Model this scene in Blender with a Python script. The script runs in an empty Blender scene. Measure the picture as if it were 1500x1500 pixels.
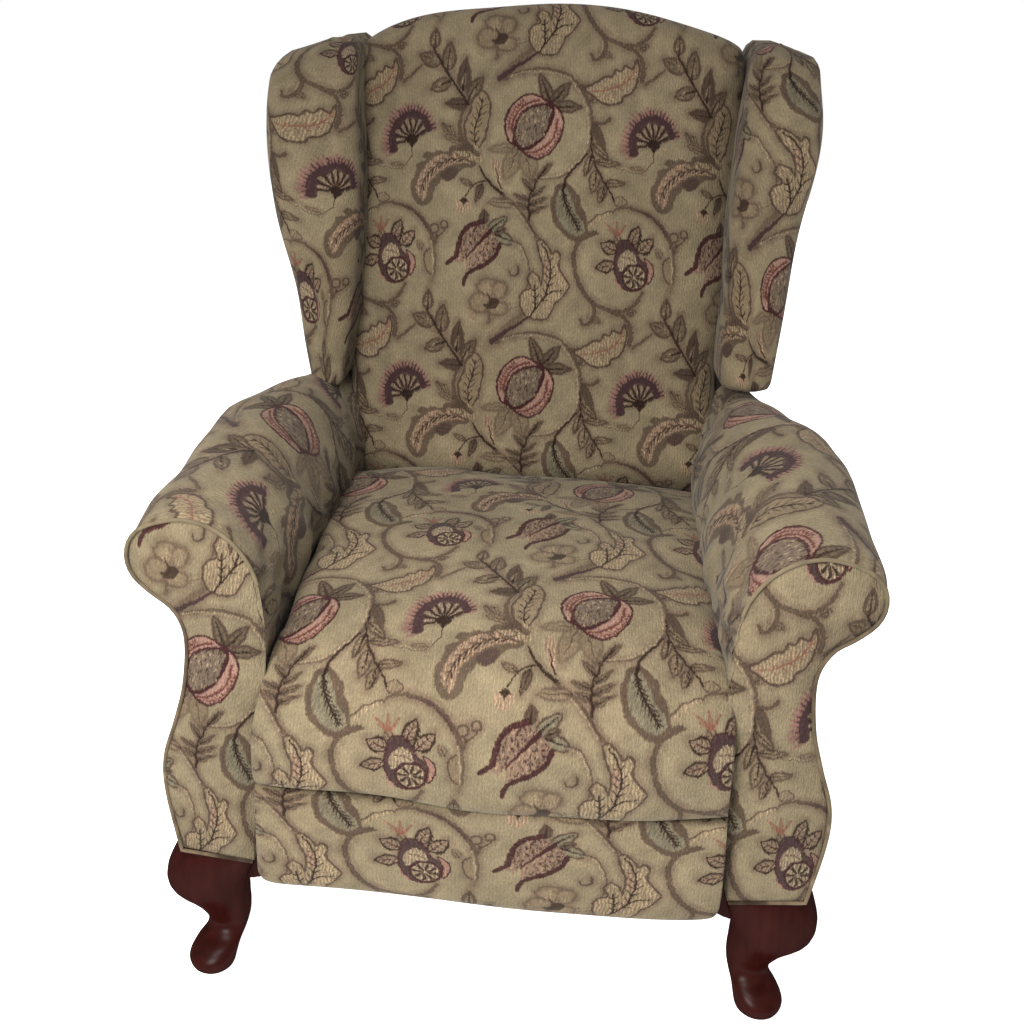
import bpy, math, random
import numpy as np

random.seed(7)
rng = np.random.default_rng(11)
scene = bpy.context.scene
col = scene.collection

# ------------------------------------------------------------------ fabric
# One repeat of the woven cloth, drawn by code: OPS are strokes, patches, leaves, barbs and
# flecks of thread in units of 1/1000 of the repeat's width (343 mm wide, 367 mm tall).
REP_W, REP_H = 0.343, 0.3667
OPS = [
["L","g","m",[118,-526],[158,-577],24.5,3.5,"d",0,0,0,0,0.6,4.7],
["L","b","m",[1150,-538],[1173,-589],22.2,3.5,"d",0,0,0,0,0.6,4.7],
["P","b",[[300,700],[333,708],[396,702],[402,691],[357,677],[312,678]],0,0.7,6],
["P","b",[[836,252],[869,267],[893,241],[866,226],[843,233]],1,0.8,1.2],
["S","m",[[836,252],[869,267],[893,241],[866,226],[843,233],[836,252]],4.7,4.7,0,1,1.2,1],
["P","b",[[1248,-214],[1266,-191],[1282,-230],[1282,-264],[1258,-253]],0,0.8,6],
["L","b","m",[193,466],[129,491],26.8,4.1,"d",0,2,0,0,0.7,4.7],
["L","b","m",[205,439],[160,410],23.3,4.1,"d",0,0,0,0,0.7,4.7],
["L","b","m",[47,27],[23,60],23.3,4.1,"d",0,0,0,0,0.7,4.7],
["S","m",[[488,-160],[460,-196],[431,-203],[422,-183]],5.2,3.5,0,0.7,1.2,0],
["L","b","m",[762,-234],[808,-250],21.0,4.1,"d",0,0,0,0,0.7,4.7],
["L","b","m",[915,-211],[954,-198],23.3,4.1,"d",0,2,0,0,0.8,4.7],
["L","b","m",[718,-426],[770,-412],23.3,4.1,"d",0,2,0,0,0.7,4.7],
["S","m",[[864,-698],[828,-682],[821,-653],[838,-646]],4.7,3.5,0,0.6,1.2,0],
["L","b","m",[-46,-696],[-100,-687],21.0,3.5,"d",0,0,0,0,0.6,4.7],
["S","m",[[372,718],[411,737],[511,761],[584,757],[641,735],[682,696],[712,648],[730,600],[737,547],[737,482],[726,438],[689,393],[645,353],[601,333],[550,326],[505,330]],17.5,8.2,0,0.9,2.5,0],
["S","c",[[395,729],[461,750],[540,751],[607,742],[653,714],[688,664],[714,600],[723,535],[722,476],[704,426],[667,382],[623,350],[567,332],[510,330]],8.2,7.0,1,0.8,1.2,0],
["S","m",[[682,696],[715,699],[759,711]],17.5,9.3,0,0.9,1.2,0],
["S","m",[[234,636],[204,586],[192,520],[213,461],[262,424]],12.8,26.8,0,0.8,4,0],
["P","b",[[262,435],[221,478],[214,532],[235,587],[245,636],[278,667],[307,648],[317,600],[310,535],[298,480]],0,1,1.2],
["S","m",[[262,435],[221,478],[214,532],[235,587],[245,636],[278,667],[307,648],[317,600],[310,535],[298,480],[262,435]],9.3,9.3,0,1,1.2,1],
["S","d",[[262,438],[256,490],[262,539],[278,588],[285,637]],5.2,5.2,0,1,1.2,0],
["B","d",[[262,446],[256,490],[262,539],[278,588],[285,637]],7,36.2,4.1,[1,-1],0.7],
["S","o",[[262,440],[278,392],[299,337]],19.8,12.8,1,1,1.2,0],
["S","d",[[271,408],[284,364],[299,334],[335,294],[382,251]],7.0,11.7,0,1,1.2,0],
["S","m",[[382,251],[429,217],[482,155],[519,100],[560,62]],11.7,10.5,0,0.8,1.2,0],
["S","c",[[420,214],[477,149],[513,94]],4.1,5.8,1,0.7,1.2,0],
["P","h",[[367,278],[345,328],[326,382],[340,407],[366,389],[372,339]],1,1,1.2],
["S","d",[[371,281],[360,317],[347,361]],7.0,2.9,0,1,1.2,0],
["L","b","m",[429,221],[314,224],36.2,4.7,"d",0,0,0,0,0.6,4.7],
["L","m","d",[292,298],[268,222],32.1,2.9,"d",0,0,0,0,0.8,4.7],
["L","b","m",[249,294],[202,315],21.0,4.7,"d",0,0,0,0,0.8,4.7],
["S","d",[[307,309],[277,303],[249,286],[221,246]],7.0,5.2,0,1,1.2,0],
["P","h",[[190,231],[183,197],[206,176],[237,185],[250,219],[222,238]],1,0.9,1.2],
["P","d",[[199,228],[216,243],[227,235],[239,224],[227,221],[220,206],[212,221]],0,1,1.2],
["P","m",[[608,308],[584,263],[578,208],[594,153],[627,112],[668,83],[708,76],[741,94],[785,114],[768,127],[737,125],[732,174],[708,218],[694,262],[665,294],[642,309]],0,0.9,3],
["P","t",[[617,289],[600,236],[606,181],[637,132],[679,100],[712,107],[722,141],[692,184],[670,233],[648,282]],0,1,2],
["S","d",[[721,432],[689,393],[651,348],[634,320],[629,282]],5.8,12.8,0,1,1.2,0],
["S","d",[[628,304],[634,248],[658,194],[685,151],[703,121]],9.3,5.2,0,1,1.2,0],
["B","d",[[630,282],[634,248],[658,194],[685,151],[700,126]],10,26.8,5.8,[1,-1],0.6],
["S","m",[[738,549],[758,555],[783,556],[805,573]],10.5,17.5,0,1,2,0],
["L","m","m",[741,558],[794,440],32.7,3.5,"m",0,0,0,0,0.8,4.7],
["L","b","m",[744,471],[806,413],32.7,5.2,"d",0,3,0,0,0.9,4.7],
["L","b","m",[757,401],[858,392],29.2,5.2,"d",0,3,0,0,0.9,4.7],
["L","b","m",[799,317],[881,317],30.3,5.2,"d",0,3,0,0,0.9,4.7],
["L","b","m",[741,427],[716,345],30.3,5.8,"d",0,3,0,0,0.9,4.7],
["L","b","m",[763,368],[748,277],43.1,5.8,"d",0,3,0,0,0.9,4.7],
["L","b","m",[797,303],[777,240],35.0,5.8,"d",0,3,0,0,0.9,4.7],
["S","d",[[734,525],[739,449],[755,390],[787,330],[818,288],[839,247]],5.8,7.6,0,1,1.2,0],
["S","d",[[740,427],[732,384],[719,348]],5.2,4.1,0,1,1.2,0],
["S","d",[[761,362],[757,319],[749,302]],5.2,3.5,0,1,1.2,0],
["S","d",[[797,309],[795,265],[786,242]],5.8,4.1,0,1,1.2,0],
["L","g","m",[491,233],[424,258],19.8,4.1,"d",0,0,0,0,0.8,5.8],
["L","g","m",[492,199],[440,225],19.8,4.1,"d",0,0,0,0,0.8,5.8],
["L","g","m",[498,277],[459,323],19.8,4.1,"d",0,0,0,0,0.8,5.8],
["L","g","m",[499,252],[554,293],19.8,4.1,"d",0,0,0,0,0.8,5.8],
["L","g","m",[494,216],[562,249],19.8,4.1,"d",0,0,0,0,0.8,5.8],
["L","g","m",[493,183],[563,216],19.8,4.1,"d",0,0,0,0,0.8,5.8],
["L","g","m",[522,330],[579,390],19.8,4.1,"d",0,0,0,0,0.8,5.8],
["L","g","m",[511,311],[476,348],19.8,4.1,"d",0,0,0,0,0.8,5.8],
["S","d",[[493,158],[491,244],[501,277],[527,330],[562,386]],9.9,4.7,0,1,1.2,0],
["L","b","g",[432,446],[316,437],36.2,7.0,"m",0,4,0,0,0.8,4.7],
["L","b","g",[438,440],[385,318],70.0,7.0,"m",0,4,0,0,0.8,4.7],
["L","b","g",[464,436],[499,321],70.0,7.0,"m",0,4,0,0,0.8,4.7],
["L","g","m",[564,628],[515,740],45.5,7.0,"d",0,3,0,0,1,8.2],
["L","g","m",[573,633],[639,710],45.5,7.0,"d",0,3,0,0,1,8.2],
["L","g","m",[581,615],[693,618],42.0,7.0,"d",0,3,0,0,1,8.2],
["P","k",[[382,523],[383,558],[399,602],[426,635],[465,656],[498,660],[538,646],[567,628],[596,608],[614,581],[618,543],[609,494],[585,450],[552,419],[513,405],[479,414],[455,438],[426,456],[397,474]],2,1,1.2],
["S","p",[[382,523],[383,558],[399,602],[426,635],[465,656],[498,660],[538,646],[567,628],[596,608],[614,581],[618,543],[609,494],[585,450],[552,419],[513,405],[479,414],[455,438],[426,456],[397,474],[382,523]],8.7,8.7,0,1,1.2,1],
["S","r",[[410,510],[412,554],[433,592],[471,626],[516,640]],7.6,7.6,0,1,1.2,0],
["B","r",[[410,510],[412,554],[433,592],[471,626],[516,640]],11,11.7,3.5,[1,-1],0.9],
["S","r",[[397,515],[400,564],[421,603],[454,636]],4.1,4.1,0,1,1.2,0],
["B","r",[[397,515],[400,564],[421,603],[454,636]],11,11.7,3.5,[1,-1],0.9],
["S","r",[[595,564],[587,510],[554,460],[509,434],[470,429]],7.6,7.6,0,1,1.2,0],
["B","r",[[595,564],[587,510],[554,460],[509,434],[470,429]],11,11.7,3.5,[1,-1],0.9],
["S","r",[[608,532],[592,477],[552,432],[504,416]],4.1,4.1,0,1,1.2,0],
["B","r",[[608,532],[592,477],[552,432],[504,416]],11,11.7,3.5,[1,-1],0.9],
["P","s",[[419,494],[424,532],[445,576],[478,607],[522,622],[558,627],[574,607],[570,569],[554,520],[522,475],[478,450],[444,442],[423,462]],0,1,1.2],
["S","p",[[419,494],[424,532],[445,576],[478,607],[522,622],[558,627],[574,607],[570,569],[554,520],[522,475],[478,450],[444,442],[423,462],[419,494]],12.8,12.8,0,1,1.2,1],
["D",["m","d","c","s"],[[419,494],[424,532],[445,576],[478,607],[522,622],[558,627],[574,607],[570,569],[554,520],[522,475],[478,450],[444,442],[423,462]],200,14.0,4.7],
["S","p",[[544,623],[574,607],[570,569],[557,528]],9.3,14.0,0,1,1.2,0],
["S","p",[[425,467],[455,442],[500,457],[538,492]],12.8,8.2,0,1,1.2,0],
["S","o",[[750,147],[783,179],[830,205]],19.8,12.8,1,1,1.2,0],
["S","m",[[736,150],[772,184],[832,211]],7.0,5.2,0,1,1.2,0],
["S","m",[[838,206],[855,215],[899,225],[956,210],[1014,179],[1050,141],[1074,103],[1090,65]],10.5,19.8,0,1,2.5,0],
["S","u",[[911,216],[974,202],[1026,165],[1062,120]],4.7,9.3,0,0.6,3,0],
["S","m",[[1088,71],[1103,-7],[1100,-63],[1092,-108]],14.0,9.3,0,0.7,2.5,0],
["S","c",[[1082,59],[1092,-7],[1091,-74]],7.0,5.8,1,0.8,1.2,0],
["P","b",[[1081,32],[1057,3],[1066,-47],[1087,-80]],0,1,1.2],
["S","m",[[1078,29],[1056,3],[1061,-42],[1084,-80]],8.2,7.0,0,1,2,0],
["S","m",[[697,70],[683,22],[692,-45],[716,-106],[752,-155],[805,-187],[863,-202],[920,-188],[958,-153],[973,-118]],19.8,14.0,0,1,2.5,0],
["S","c",[[709,57],[703,-11],[715,-78]],5.8,3.5,1,0.5,1.2,0],
["S","m",[[773,-169],[778,-211],[762,-252],[734,-264],[719,-242]],19.8,11.7,0,1,2,0],
["S","c",[[766,-189],[766,-223],[748,-249]],7.0,3.5,0,0.5,1.2,0],
["S","m",[[858,-208],[899,-223],[926,-256],[938,-295],[930,-339]],12.8,22.2,0,1,2.5,0],
["S","m",[[948,-352],[984,-322],[1025,-286]],14.0,10.5,0,1,2,0],
["S","b",[[1088,-91],[1082,-131],[1081,-165]],26.8,40.8,0,0.6,8,0],
["L","j","d",[854,-11],[780,-26],49.0,6.4,"p",0,3,0,0,1,4.7],
["L","j","d",[860,46],[796,74],53.6,6.4,"p",0,3,0,0,1,4.7],
["L","j","d",[921,76],[943,146],49.0,6.4,"p",0,3,0,0,1,4.7],
["L","j","d",[951,43],[1008,102],53.6,6.4,"p",0,3,0,0,1,4.7],
["L","b","p",[873,63],[854,112],29.2,3.5,"d",0,0,0,0,0.6,4.7],
["S","f",[[861,112],[810,158]],12.8,7.0,0,0.8,1.2,0],
["S","f",[[857,112],[825,128]],12.8,7.0,0,0.8,1.2,0],
["S","f",[[860,112],[856,165]],12.8,7.0,0,0.8,1.2,0],
["S","f",[[862,112],[894,152]],12.8,7.0,0,0.8,1.2,0],
["S","f",[[863,110],[884,130]],12.8,7.0,0,0.8,1.2,0],
["P","u",[[861,62],[872,90],[906,94],[936,65],[955,21],[984,-6],[998,-33],[989,-78],[961,-108],[922,-116],[887,-100],[862,-61],[853,-5]],0,1,1.2],
["S","p",[[861,62],[872,90],[906,94],[936,65],[955,21],[984,-6],[998,-33],[989,-78],[961,-108],[922,-116],[887,-100],[862,-61],[853,-5],[861,62]],4.7,4.7,0,1,1.2,1],
["P","c",[[875,27],[902,52],[930,43],[943,15],[939,-7],[905,-9],[881,-38],[867,-10]],1,1,1.2],
["S","m",[[887,19],[915,20],[936,6]],4.1,4.1,0,1,1.2,0],
["P","k",[[978,22],[1007,1],[1017,-32],[1006,-72],[991,-75],[994,-33]],0,1,1.2],
["S","p",[[978,22],[1007,1],[1017,-32],[1006,-72],[991,-75],[994,-33],[978,22]],5.8,5.8,0,1,1.2,1],
["P","k",[[856,-50],[872,-83],[896,-110],[882,-105],[863,-83]],0,1,1.2],
["P","c",[[986,-58],[981,-82],[965,-101],[941,-109],[917,-103],[899,-86],[891,-61],[896,-36],[913,-18],[936,-10],[961,-16],[979,-33]],1,1,1.2],
["S","p",[[986,-58],[981,-82],[965,-101],[941,-109],[917,-103],[899,-86],[891,-61],[896,-36],[913,-18],[936,-10],[961,-16],[979,-33],[986,-58]],8.2,8.2,0,1,1.2,1],
["S","d",[[949,-61],[974,-65]],5.8,11.7,0,1,1.2,0],
["S","d",[[945,-68],[960,-89]],5.8,11.7,0,1,1.2,0],
["S","d",[[937,-69],[934,-95]],5.8,11.7,0,1,1.2,0],
["S","d",[[931,-65],[911,-80]],5.8,11.7,0,1,1.2,0],
["S","d",[[929,-58],[904,-54]],5.8,11.7,0,1,1.2,0],
["S","d",[[933,-51],[918,-30]],5.8,11.7,0,1,1.2,0],
["S","d",[[940,-50],[944,-24]],5.8,11.7,0,1,1.2,0],
["S","d",[[947,-54],[967,-38]],5.8,11.7,0,1,1.2,0],
["S","m",[[1112,115],[1109,103],[1099,97],[1086,98],[1078,108],[1077,120],[1085,129],[1097,132],[1108,126],[1112,114]],8.2,8.2,0,1,1.5,0],
["S","m",[[1151,131],[1148,121],[1139,115],[1128,117],[1121,125],[1121,135],[1127,144],[1138,146],[1147,141],[1151,131]],8.2,8.2,0,1,1.5,0],
["S","m",[[1102,54],[1104,82],[1097,96]],12.8,8.2,0,1,1.2,0],
["S","m",[[1104,80],[1128,94],[1144,117]],9.3,7.0,0,1,1.2,0],
["P","o",[[699,-378],[738,-356],[777,-331],[812,-324],[822,-300],[845,-305],[861,-282],[890,-292],[907,-257],[920,-296],[911,-342],[895,-383],[861,-402],[845,-428],[800,-439],[758,-424],[729,-402]],1,1,1.2],
["S","m",[[699,-378],[738,-356],[777,-331],[812,-324],[822,-300],[845,-305],[861,-282],[890,-292],[907,-257],[920,-296],[911,-342],[895,-383],[861,-402],[845,-428],[800,-439],[758,-424],[729,-402],[699,-378]],9.9,9.9,0,1,1.2,1],
["S","f",[[725,-388],[780,-382],[831,-366],[876,-338],[904,-285]],4.1,5.2,0,1,1.2,0],
["B","f",[[757,-385],[791,-381],[831,-366],[876,-338],[899,-294]],6,32.1,3.5,[1,-1],0.8],
["L","b","m",[1075,-224],[1080,-145],38.5,7.6,"d",0,3,0,0,0.9,7.0],
["L","g","m",[1104,-285],[1018,-246],56.0,7.6,"d",0,3,0,0,0.9,7.0],
["L","g","m",[1134,-315],[1144,-206],56.0,7.6,"d",0,3,0,0,0.9,7.0],
["L","g","m",[1148,-360],[1067,-390],53.6,7.6,"d",0,3,0,0,0.9,7.0],
["L","m","m",[1204,-395],[1210,-272],47.8,7.6,"d",0,3,0,0,0.9,7.0],
["L","g","m",[1226,-425],[1282,-348],49.0,7.6,"d",0,3,0,0,0.9,7.0],
["L","m","m",[1225,-454],[1135,-452],40.8,7.6,"d",0,3,0,0,0.9,7.0],
["S","c",[[1095,-277],[1066,-267]],19.8,7.0,1,0.6,1.2,0],
["S","c",[[1136,-298],[1142,-252]],19.8,7.0,1,0.6,1.2,0],
["S","c",[[1203,-369],[1208,-335]],19.8,7.0,1,0.6,1.2,0],
["S","c",[[1234,-419],[1251,-393]],19.8,7.0,1,0.6,1.2,0],
["S","c",[[1106,-376],[1093,-391]],19.8,7.0,1,0.6,1.2,0],
["S","d",[[1072,-224],[1107,-282],[1144,-343],[1188,-398],[1226,-457]],6.4,10.5,0,1,1.2,0],
["S","d",[[1148,-363],[1123,-367],[1101,-385]],4.7,4.1,0,1,1.2,0],
["S","d",[[1135,-332],[1138,-287],[1139,-253]],5.2,3.5,0,1,1.2,0],
["S","d",[[1204,-395],[1207,-341]],5.8,4.1,0,1,1.2,0],
["S","d",[[1227,-437],[1244,-393]],5.8,4.1,0,1,1.2,0],
["S","c",[[990,-613],[985,-662],[959,-693],[910,-702],[863,-686]],7.0,5.8,1,0.8,1.2,0],
["S","d",[[990,-610],[989,-656],[968,-687]],4.7,3.5,0,1,1.2,0],
["S","m",[[968,-693],[922,-707],[869,-695]],4.7,3.5,0,0.7,1.2,0],
["S","v",[[877,-615],[880,-557],[912,-498],[956,-461]],40.8,23.3,0,0.5,14,0],
["S","v",[[909,-638],[872,-659]],15.7,5.2,0,0.8,1.2,0],
["S","v",[[904,-625],[865,-640]],15.7,5.2,0,0.8,1.2,0],
["S","v",[[901,-611],[860,-621]],15.7,5.2,0,0.8,1.2,0],
["S","v",[[898,-596],[857,-600]],15.7,5.2,0,0.8,1.2,0],
["S","v",[[898,-582],[856,-580]],15.7,5.2,0,0.8,1.2,0],
["S","v",[[899,-567],[858,-560]],15.7,5.2,0,0.8,1.2,0],
["S","v",[[902,-553],[862,-540]],15.7,5.2,0,0.8,1.2,0],
["S","v",[[906,-539],[868,-521]],15.7,5.2,0,0.8,1.2,0],
["S","v",[[911,-526],[876,-504]],15.7,5.2,0,0.8,1.2,0],
["S","v",[[918,-515],[885,-487]],15.7,5.2,0,0.8,1.2,0],
["S","v",[[925,-504],[897,-472]],15.7,5.2,0,0.8,1.2,0],
["S","v",[[934,-495],[910,-460]],15.7,5.2,0,0.8,1.2,0],
["S","v",[[944,-487],[929,-457]],15.7,5.2,0,0.8,1.2,0],
["S","v",[[955,-481],[943,-449]],15.7,5.2,0,0.8,1.2,0],
["S","v",[[966,-477],[958,-444]],15.7,5.2,0,0.8,1.2,0],
["S","v",[[977,-475],[973,-440]],15.7,5.2,0,0.8,1.2,0],
["S","v",[[989,-474],[989,-440]],15.7,5.2,0,0.8,1.2,0],
["S","v",[[1000,-476],[1004,-442]],15.7,5.2,0,0.8,1.2,0],
["S","v",[[1012,-479],[1020,-446]],15.7,5.2,0,0.8,1.2,0],
["S","v",[[1023,-484],[1034,-452]],15.7,5.2,0,0.8,1.2,0],
["S","v",[[1033,-490],[1048,-461]],15.7,5.2,0,0.8,1.2,0],
["S","v",[[1043,-499],[1061,-472]],15.7,5.2,0,0.8,1.2,0],
["S","v",[[1052,-508],[1073,-485]],15.7,5.2,0,0.8,1.2,0],
["S","v",[[1060,-520],[1083,-499]],15.7,5.2,0,0.8,1.2,0],
["S","v",[[1066,-532],[1092,-515]],15.7,5.2,0,0.8,1.2,0],
["S","v",[[1072,-545],[1099,-532]],15.7,5.2,0,0.8,1.2,0],
["S","v",[[1075,-559],[1104,-550]],15.7,5.2,0,0.8,1.2,0],
["S","x",[[916,-627],[892,-640]],11.7,4.1,0,1,1.2,0],
["S","x",[[911,-614],[878,-626]],11.7,4.1,0,1,1.2,0],
["S","x",[[909,-600],[878,-606]],11.7,4.1,0,1,1.2,0],
["S","x",[[908,-587],[882,-587]],11.7,4.1,0,1,1.2,0],
["S","x",[[908,-573],[873,-567]],11.7,4.1,0,1,1.2,0],
["S","x",[[910,-559],[881,-549]],11.7,4.1,0,1,1.2,0],
["S","x",[[914,-546],[890,-533]],11.7,4.1,0,1,1.2,0],
["S","x",[[919,-534],[889,-511]],11.7,4.1,0,1,1.2,0],
["S","x",[[926,-523],[902,-499]],11.7,4.1,0,1,1.2,0],
["S","x",[[934,-513],[916,-490]],11.7,4.1,0,1,1.2,0],
["S","x",[[943,-504],[923,-469]],11.7,4.1,0,1,1.2,0],
["S","x",[[952,-498],[939,-464]],11.7,4.1,0,1,1.2,0],
["S","x",[[963,-493],[955,-463]],11.7,4.1,0,1,1.2,0],
["S","x",[[974,-490],[968,-448]],11.7,4.1,0,1,1.2,0],
["S","x",[[985,-488],[984,-452]],11.7,4.1,0,1,1.2,0],
["S","x",[[997,-489],[999,-458]],11.7,4.1,0,1,1.2,0],
["S","x",[[1008,-492],[1016,-451]],11.7,4.1,0,1,1.2,0],
["S","x",[[1019,-496],[1030,-462]],11.7,4.1,0,1,1.2,0],
["S","x",[[1029,-503],[1042,-476]],11.7,4.1,0,1,1.2,0],
["S","x",[[1038,-511],[1060,-478]],11.7,4.1,0,1,1.2,0],
["S","x",[[1047,-520],[1068,-495]],11.7,4.1,0,1,1.2,0],
["S","x",[[1054,-531],[1075,-513]],11.7,4.1,0,1,1.2,0],
["S","x",[[1060,-543],[1091,-524]],11.7,4.1,0,1,1.2,0],
["S","x",[[1064,-556],[1093,-544]],11.7,4.1,0,1,1.2,0],
["S","x",[[912,-625],[905,-594],[907,-563],[917,-534],[933,-511],[955,-495],[981,-487],[1007,-490],[1031,-502],[1051,-522],[1065,-549]],33.8,26.8,0,1,1.2,0],
["P","u",[[920,-596],[923,-543],[961,-507],[1013,-504],[1055,-537],[1051,-566],[1012,-586],[990,-610],[966,-594]],0,0.8,1.2],
["S","c",[[967,-587],[926,-587]],5.2,14.0,1,0.8,1.2,0],
["S","c",[[968,-578],[924,-555]],5.2,14.0,1,0.8,1.2,0],
["S","c",[[974,-570],[946,-536]],5.2,14.0,1,0.8,1.2,0],
["S","c",[[981,-566],[965,-512]],5.2,14.0,1,0.8,1.2,0],
["S","c",[[990,-565],[994,-519]],5.2,14.0,1,0.8,1.2,0],
["S","c",[[999,-567],[1022,-518]],5.2,14.0,1,0.8,1.2,0],
["S","c",[[1006,-573],[1038,-546]],5.2,14.0,1,0.8,1.2,0],
["S","d",[[974,-590],[926,-603]],7.0,8.2,0,1,1.2,0],
["S","d",[[974,-584],[925,-572]],7.0,8.2,0,1,1.2,0],
["S","d",[[977,-578],[935,-543]],7.0,8.2,0,1,1.2,0],
["S","d",[[981,-574],[955,-523]],7.0,8.2,0,1,1.2,0],
["S","d",[[987,-572],[980,-513]],7.0,8.2,0,1,1.2,0],
["S","d",[[993,-573],[1007,-516]],7.0,8.2,0,1,1.2,0],
["S","d",[[998,-576],[1030,-531]],7.0,8.2,0,1,1.2,0],
["S","d",[[1002,-580],[1047,-556]],7.0,8.2,0,1,1.2,0],
["P","d",[[957,-585],[988,-572],[1023,-579],[1007,-606],[990,-624],[978,-605]],0,1,1.2],
["P","m",[[275,-648],[239,-623],[179,-613],[150,-628],[141,-643],[97,-635],[85,-645],[55,-641],[34,-660],[53,-674],[14,-690],[12,-717],[-6,-748],[-15,-778],[-1,-831],[42,-862],[77,-842],[91,-797],[123,-756],[153,-762],[182,-738],[217,-710],[262,-699]],0,0.8,3],
["P","h",[[258,-658],[216,-639],[174,-641],[157,-660],[121,-654],[68,-679],[39,-716],[13,-768],[17,-812],[47,-842],[59,-792],[87,-743],[134,-705],[193,-690],[246,-688]],1,1,1.2],
["P","u",[[117,-736],[146,-710],[182,-709],[188,-732],[159,-758],[129,-756]],0,0.5,4],
["S","m",[[246,-683],[181,-670],[116,-688],[63,-732],[33,-794],[32,-830]],7.0,5.2,0,1,1.2,0],
["B","d",[[216,-677],[169,-673],[116,-688],[63,-732],[35,-788]],9,32.7,5.2,[1],0.6],
["B","m",[[216,-677],[169,-673],[116,-688],[63,-732],[35,-788]],8,26.8,5.2,[-1],0.6],
["S","o",[[240,-661],[273,-678],[300,-709]],25.7,11.7,1,1,1.2,0],
["P","o",[[216,-666],[180,-652],[171,-641],[210,-639],[240,-656]],1,1,1.2],
["S","m",[[216,-666],[180,-652],[171,-641],[210,-639],[240,-656],[216,-666]],4.7,4.7,0,1,1.2,1],
["L","m","m",[305,134],[305,192],33.8,5.8,"d",0,0,0,0,1,7.0],
["L","t","m",[323,104],[399,164],45.5,5.8,"d",0,0,0,0,1,7.0],
["L","t","m",[352,94],[431,60],49.0,5.8,"d",0,0,0,0,1,7.0],
["L","g","m",[358,106],[398,113],29.2,5.8,"d",0,0,0,0,1,7.0],
["P","q",[[188,-13],[199,49],[214,98],[245,130],[290,141],[323,110],[350,93],[372,56],[361,10],[327,-25],[282,-49],[244,-74],[232,-54],[237,-9],[211,-29]],0,1,1.2],
["D",["m","d","p","h"],[[200,10],[204,49],[220,92],[245,121],[288,134],[323,107],[350,88],[365,55],[355,16],[321,-20],[281,-41],[250,-59],[246,-11],[217,-12]],300,8.7,5.2],
["P","h",[[237,-12],[273,41],[312,82],[324,71],[291,19],[258,-39],[232,-54]],1,0.5,5],
["S","p",[[155,-29],[173,-17],[192,4],[200,49],[217,98],[248,128],[293,141]],17.5,19.8,0,1,1.2,0],
["S","p",[[228,-117],[232,-88],[250,-68],[282,-49],[330,-22],[361,11],[372,50]],15.2,18.7,0,1,1.2,0],
["S","p",[[331,106],[287,55],[238,-3]],17.5,4.7,0,1,1.2,0],
["S","m",[[422,69],[460,53],[485,9],[500,-38],[497,-92],[487,-143]],8.2,5.8,0,0.8,1.2,0],
["S","c",[[428,60],[461,42],[479,3],[492,-36]],7.0,7.0,1,0.8,1.2,0],
["S","m",[[452,-34],[456,-62],[430,-72],[416,-53]],9.3,6.4,0,1,1.2,0],
["P","b",[[372,-122],[365,-144],[344,-157],[318,-158],[297,-146],[288,-126],[296,-105],[316,-91],[342,-90],[363,-102]],0,0.9,3],
["S","m",[[372,-122],[365,-144],[344,-157],[318,-158],[297,-146],[288,-126],[296,-105],[316,-91],[342,-90],[363,-102],[372,-122],[365,-144]],12.8,11.7,0,0.5,4,0],
["P","b",[[410,-130],[405,-150],[390,-163],[371,-164],[356,-152],[350,-132],[355,-112],[369,-99],[388,-98],[403,-110]],0,0.9,3],
["S","m",[[410,-130],[405,-150],[390,-163],[371,-164],[356,-152],[350,-132],[355,-112],[369,-99],[388,-98],[403,-110],[410,-130],[405,-150]],12.8,11.7,0,0.5,4,0],
["P","b",[[347,-186],[338,-210],[316,-226],[287,-227],[263,-213],[254,-190],[262,-166],[285,-151],[313,-150],[337,-163]],0,0.9,3],
["S","m",[[347,-186],[338,-210],[316,-226],[287,-227],[263,-213],[254,-190],[262,-166],[285,-151],[313,-150],[337,-163],[347,-186],[338,-210]],12.8,11.7,0,0.5,4,0],
["P","b",[[414,-209],[407,-226],[387,-238],[362,-238],[341,-229],[333,-212],[340,-195],[360,-184],[385,-183],[406,-193]],0,0.9,3],
["S","m",[[414,-209],[407,-226],[387,-238],[362,-238],[341,-229],[333,-212],[340,-195],[360,-184],[385,-183],[406,-193],[414,-209],[407,-226]],12.8,11.7,0,0.5,4,0],
["P","c",[[307,-128],[330,-110],[353,-126],[371,-120],[391,-130],[378,-165],[331,-161]],1,0.4,4],
["P","d",[[324,-138],[343,-166],[375,-168],[370,-205],[336,-214],[314,-196],[335,-187]],0,0.8,2],
["S","m",[[339,-235],[335,-270]],10.5,17.5,0,0.7,3,0],
["S","m",[[464,182],[494,138],[522,89]],10.5,8.2,0,0.7,1.2,0],
["P","b",[[357,-345],[405,-281],[461,-227],[499,-234],[435,-303]],0,0.8,5],
["S","m",[[372,-332],[428,-272],[473,-235]],35.0,23.3,0,0.5,6,0],
["P","o",[[531,75],[566,63],[590,24],[610,34],[628,14],[624,-31],[646,-69],[669,-108],[646,-148],[616,-178],[594,-230],[560,-250],[514,-245],[478,-221],[465,-173],[476,-138],[507,-120],[494,-81],[516,-54],[542,-76],[552,-107],[559,-33],[539,17]],1,1,1.2],
["S","m",[[531,75],[566,63],[590,24],[610,34],[628,14],[624,-31],[646,-69],[669,-108],[646,-148],[616,-178],[594,-230],[560,-250],[514,-245],[478,-221],[465,-173],[476,-138],[507,-120],[494,-81],[516,-54],[542,-76],[552,-107],[559,-33],[539,17],[531,75]],8.7,8.7,0,1,1.2,1],
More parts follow.
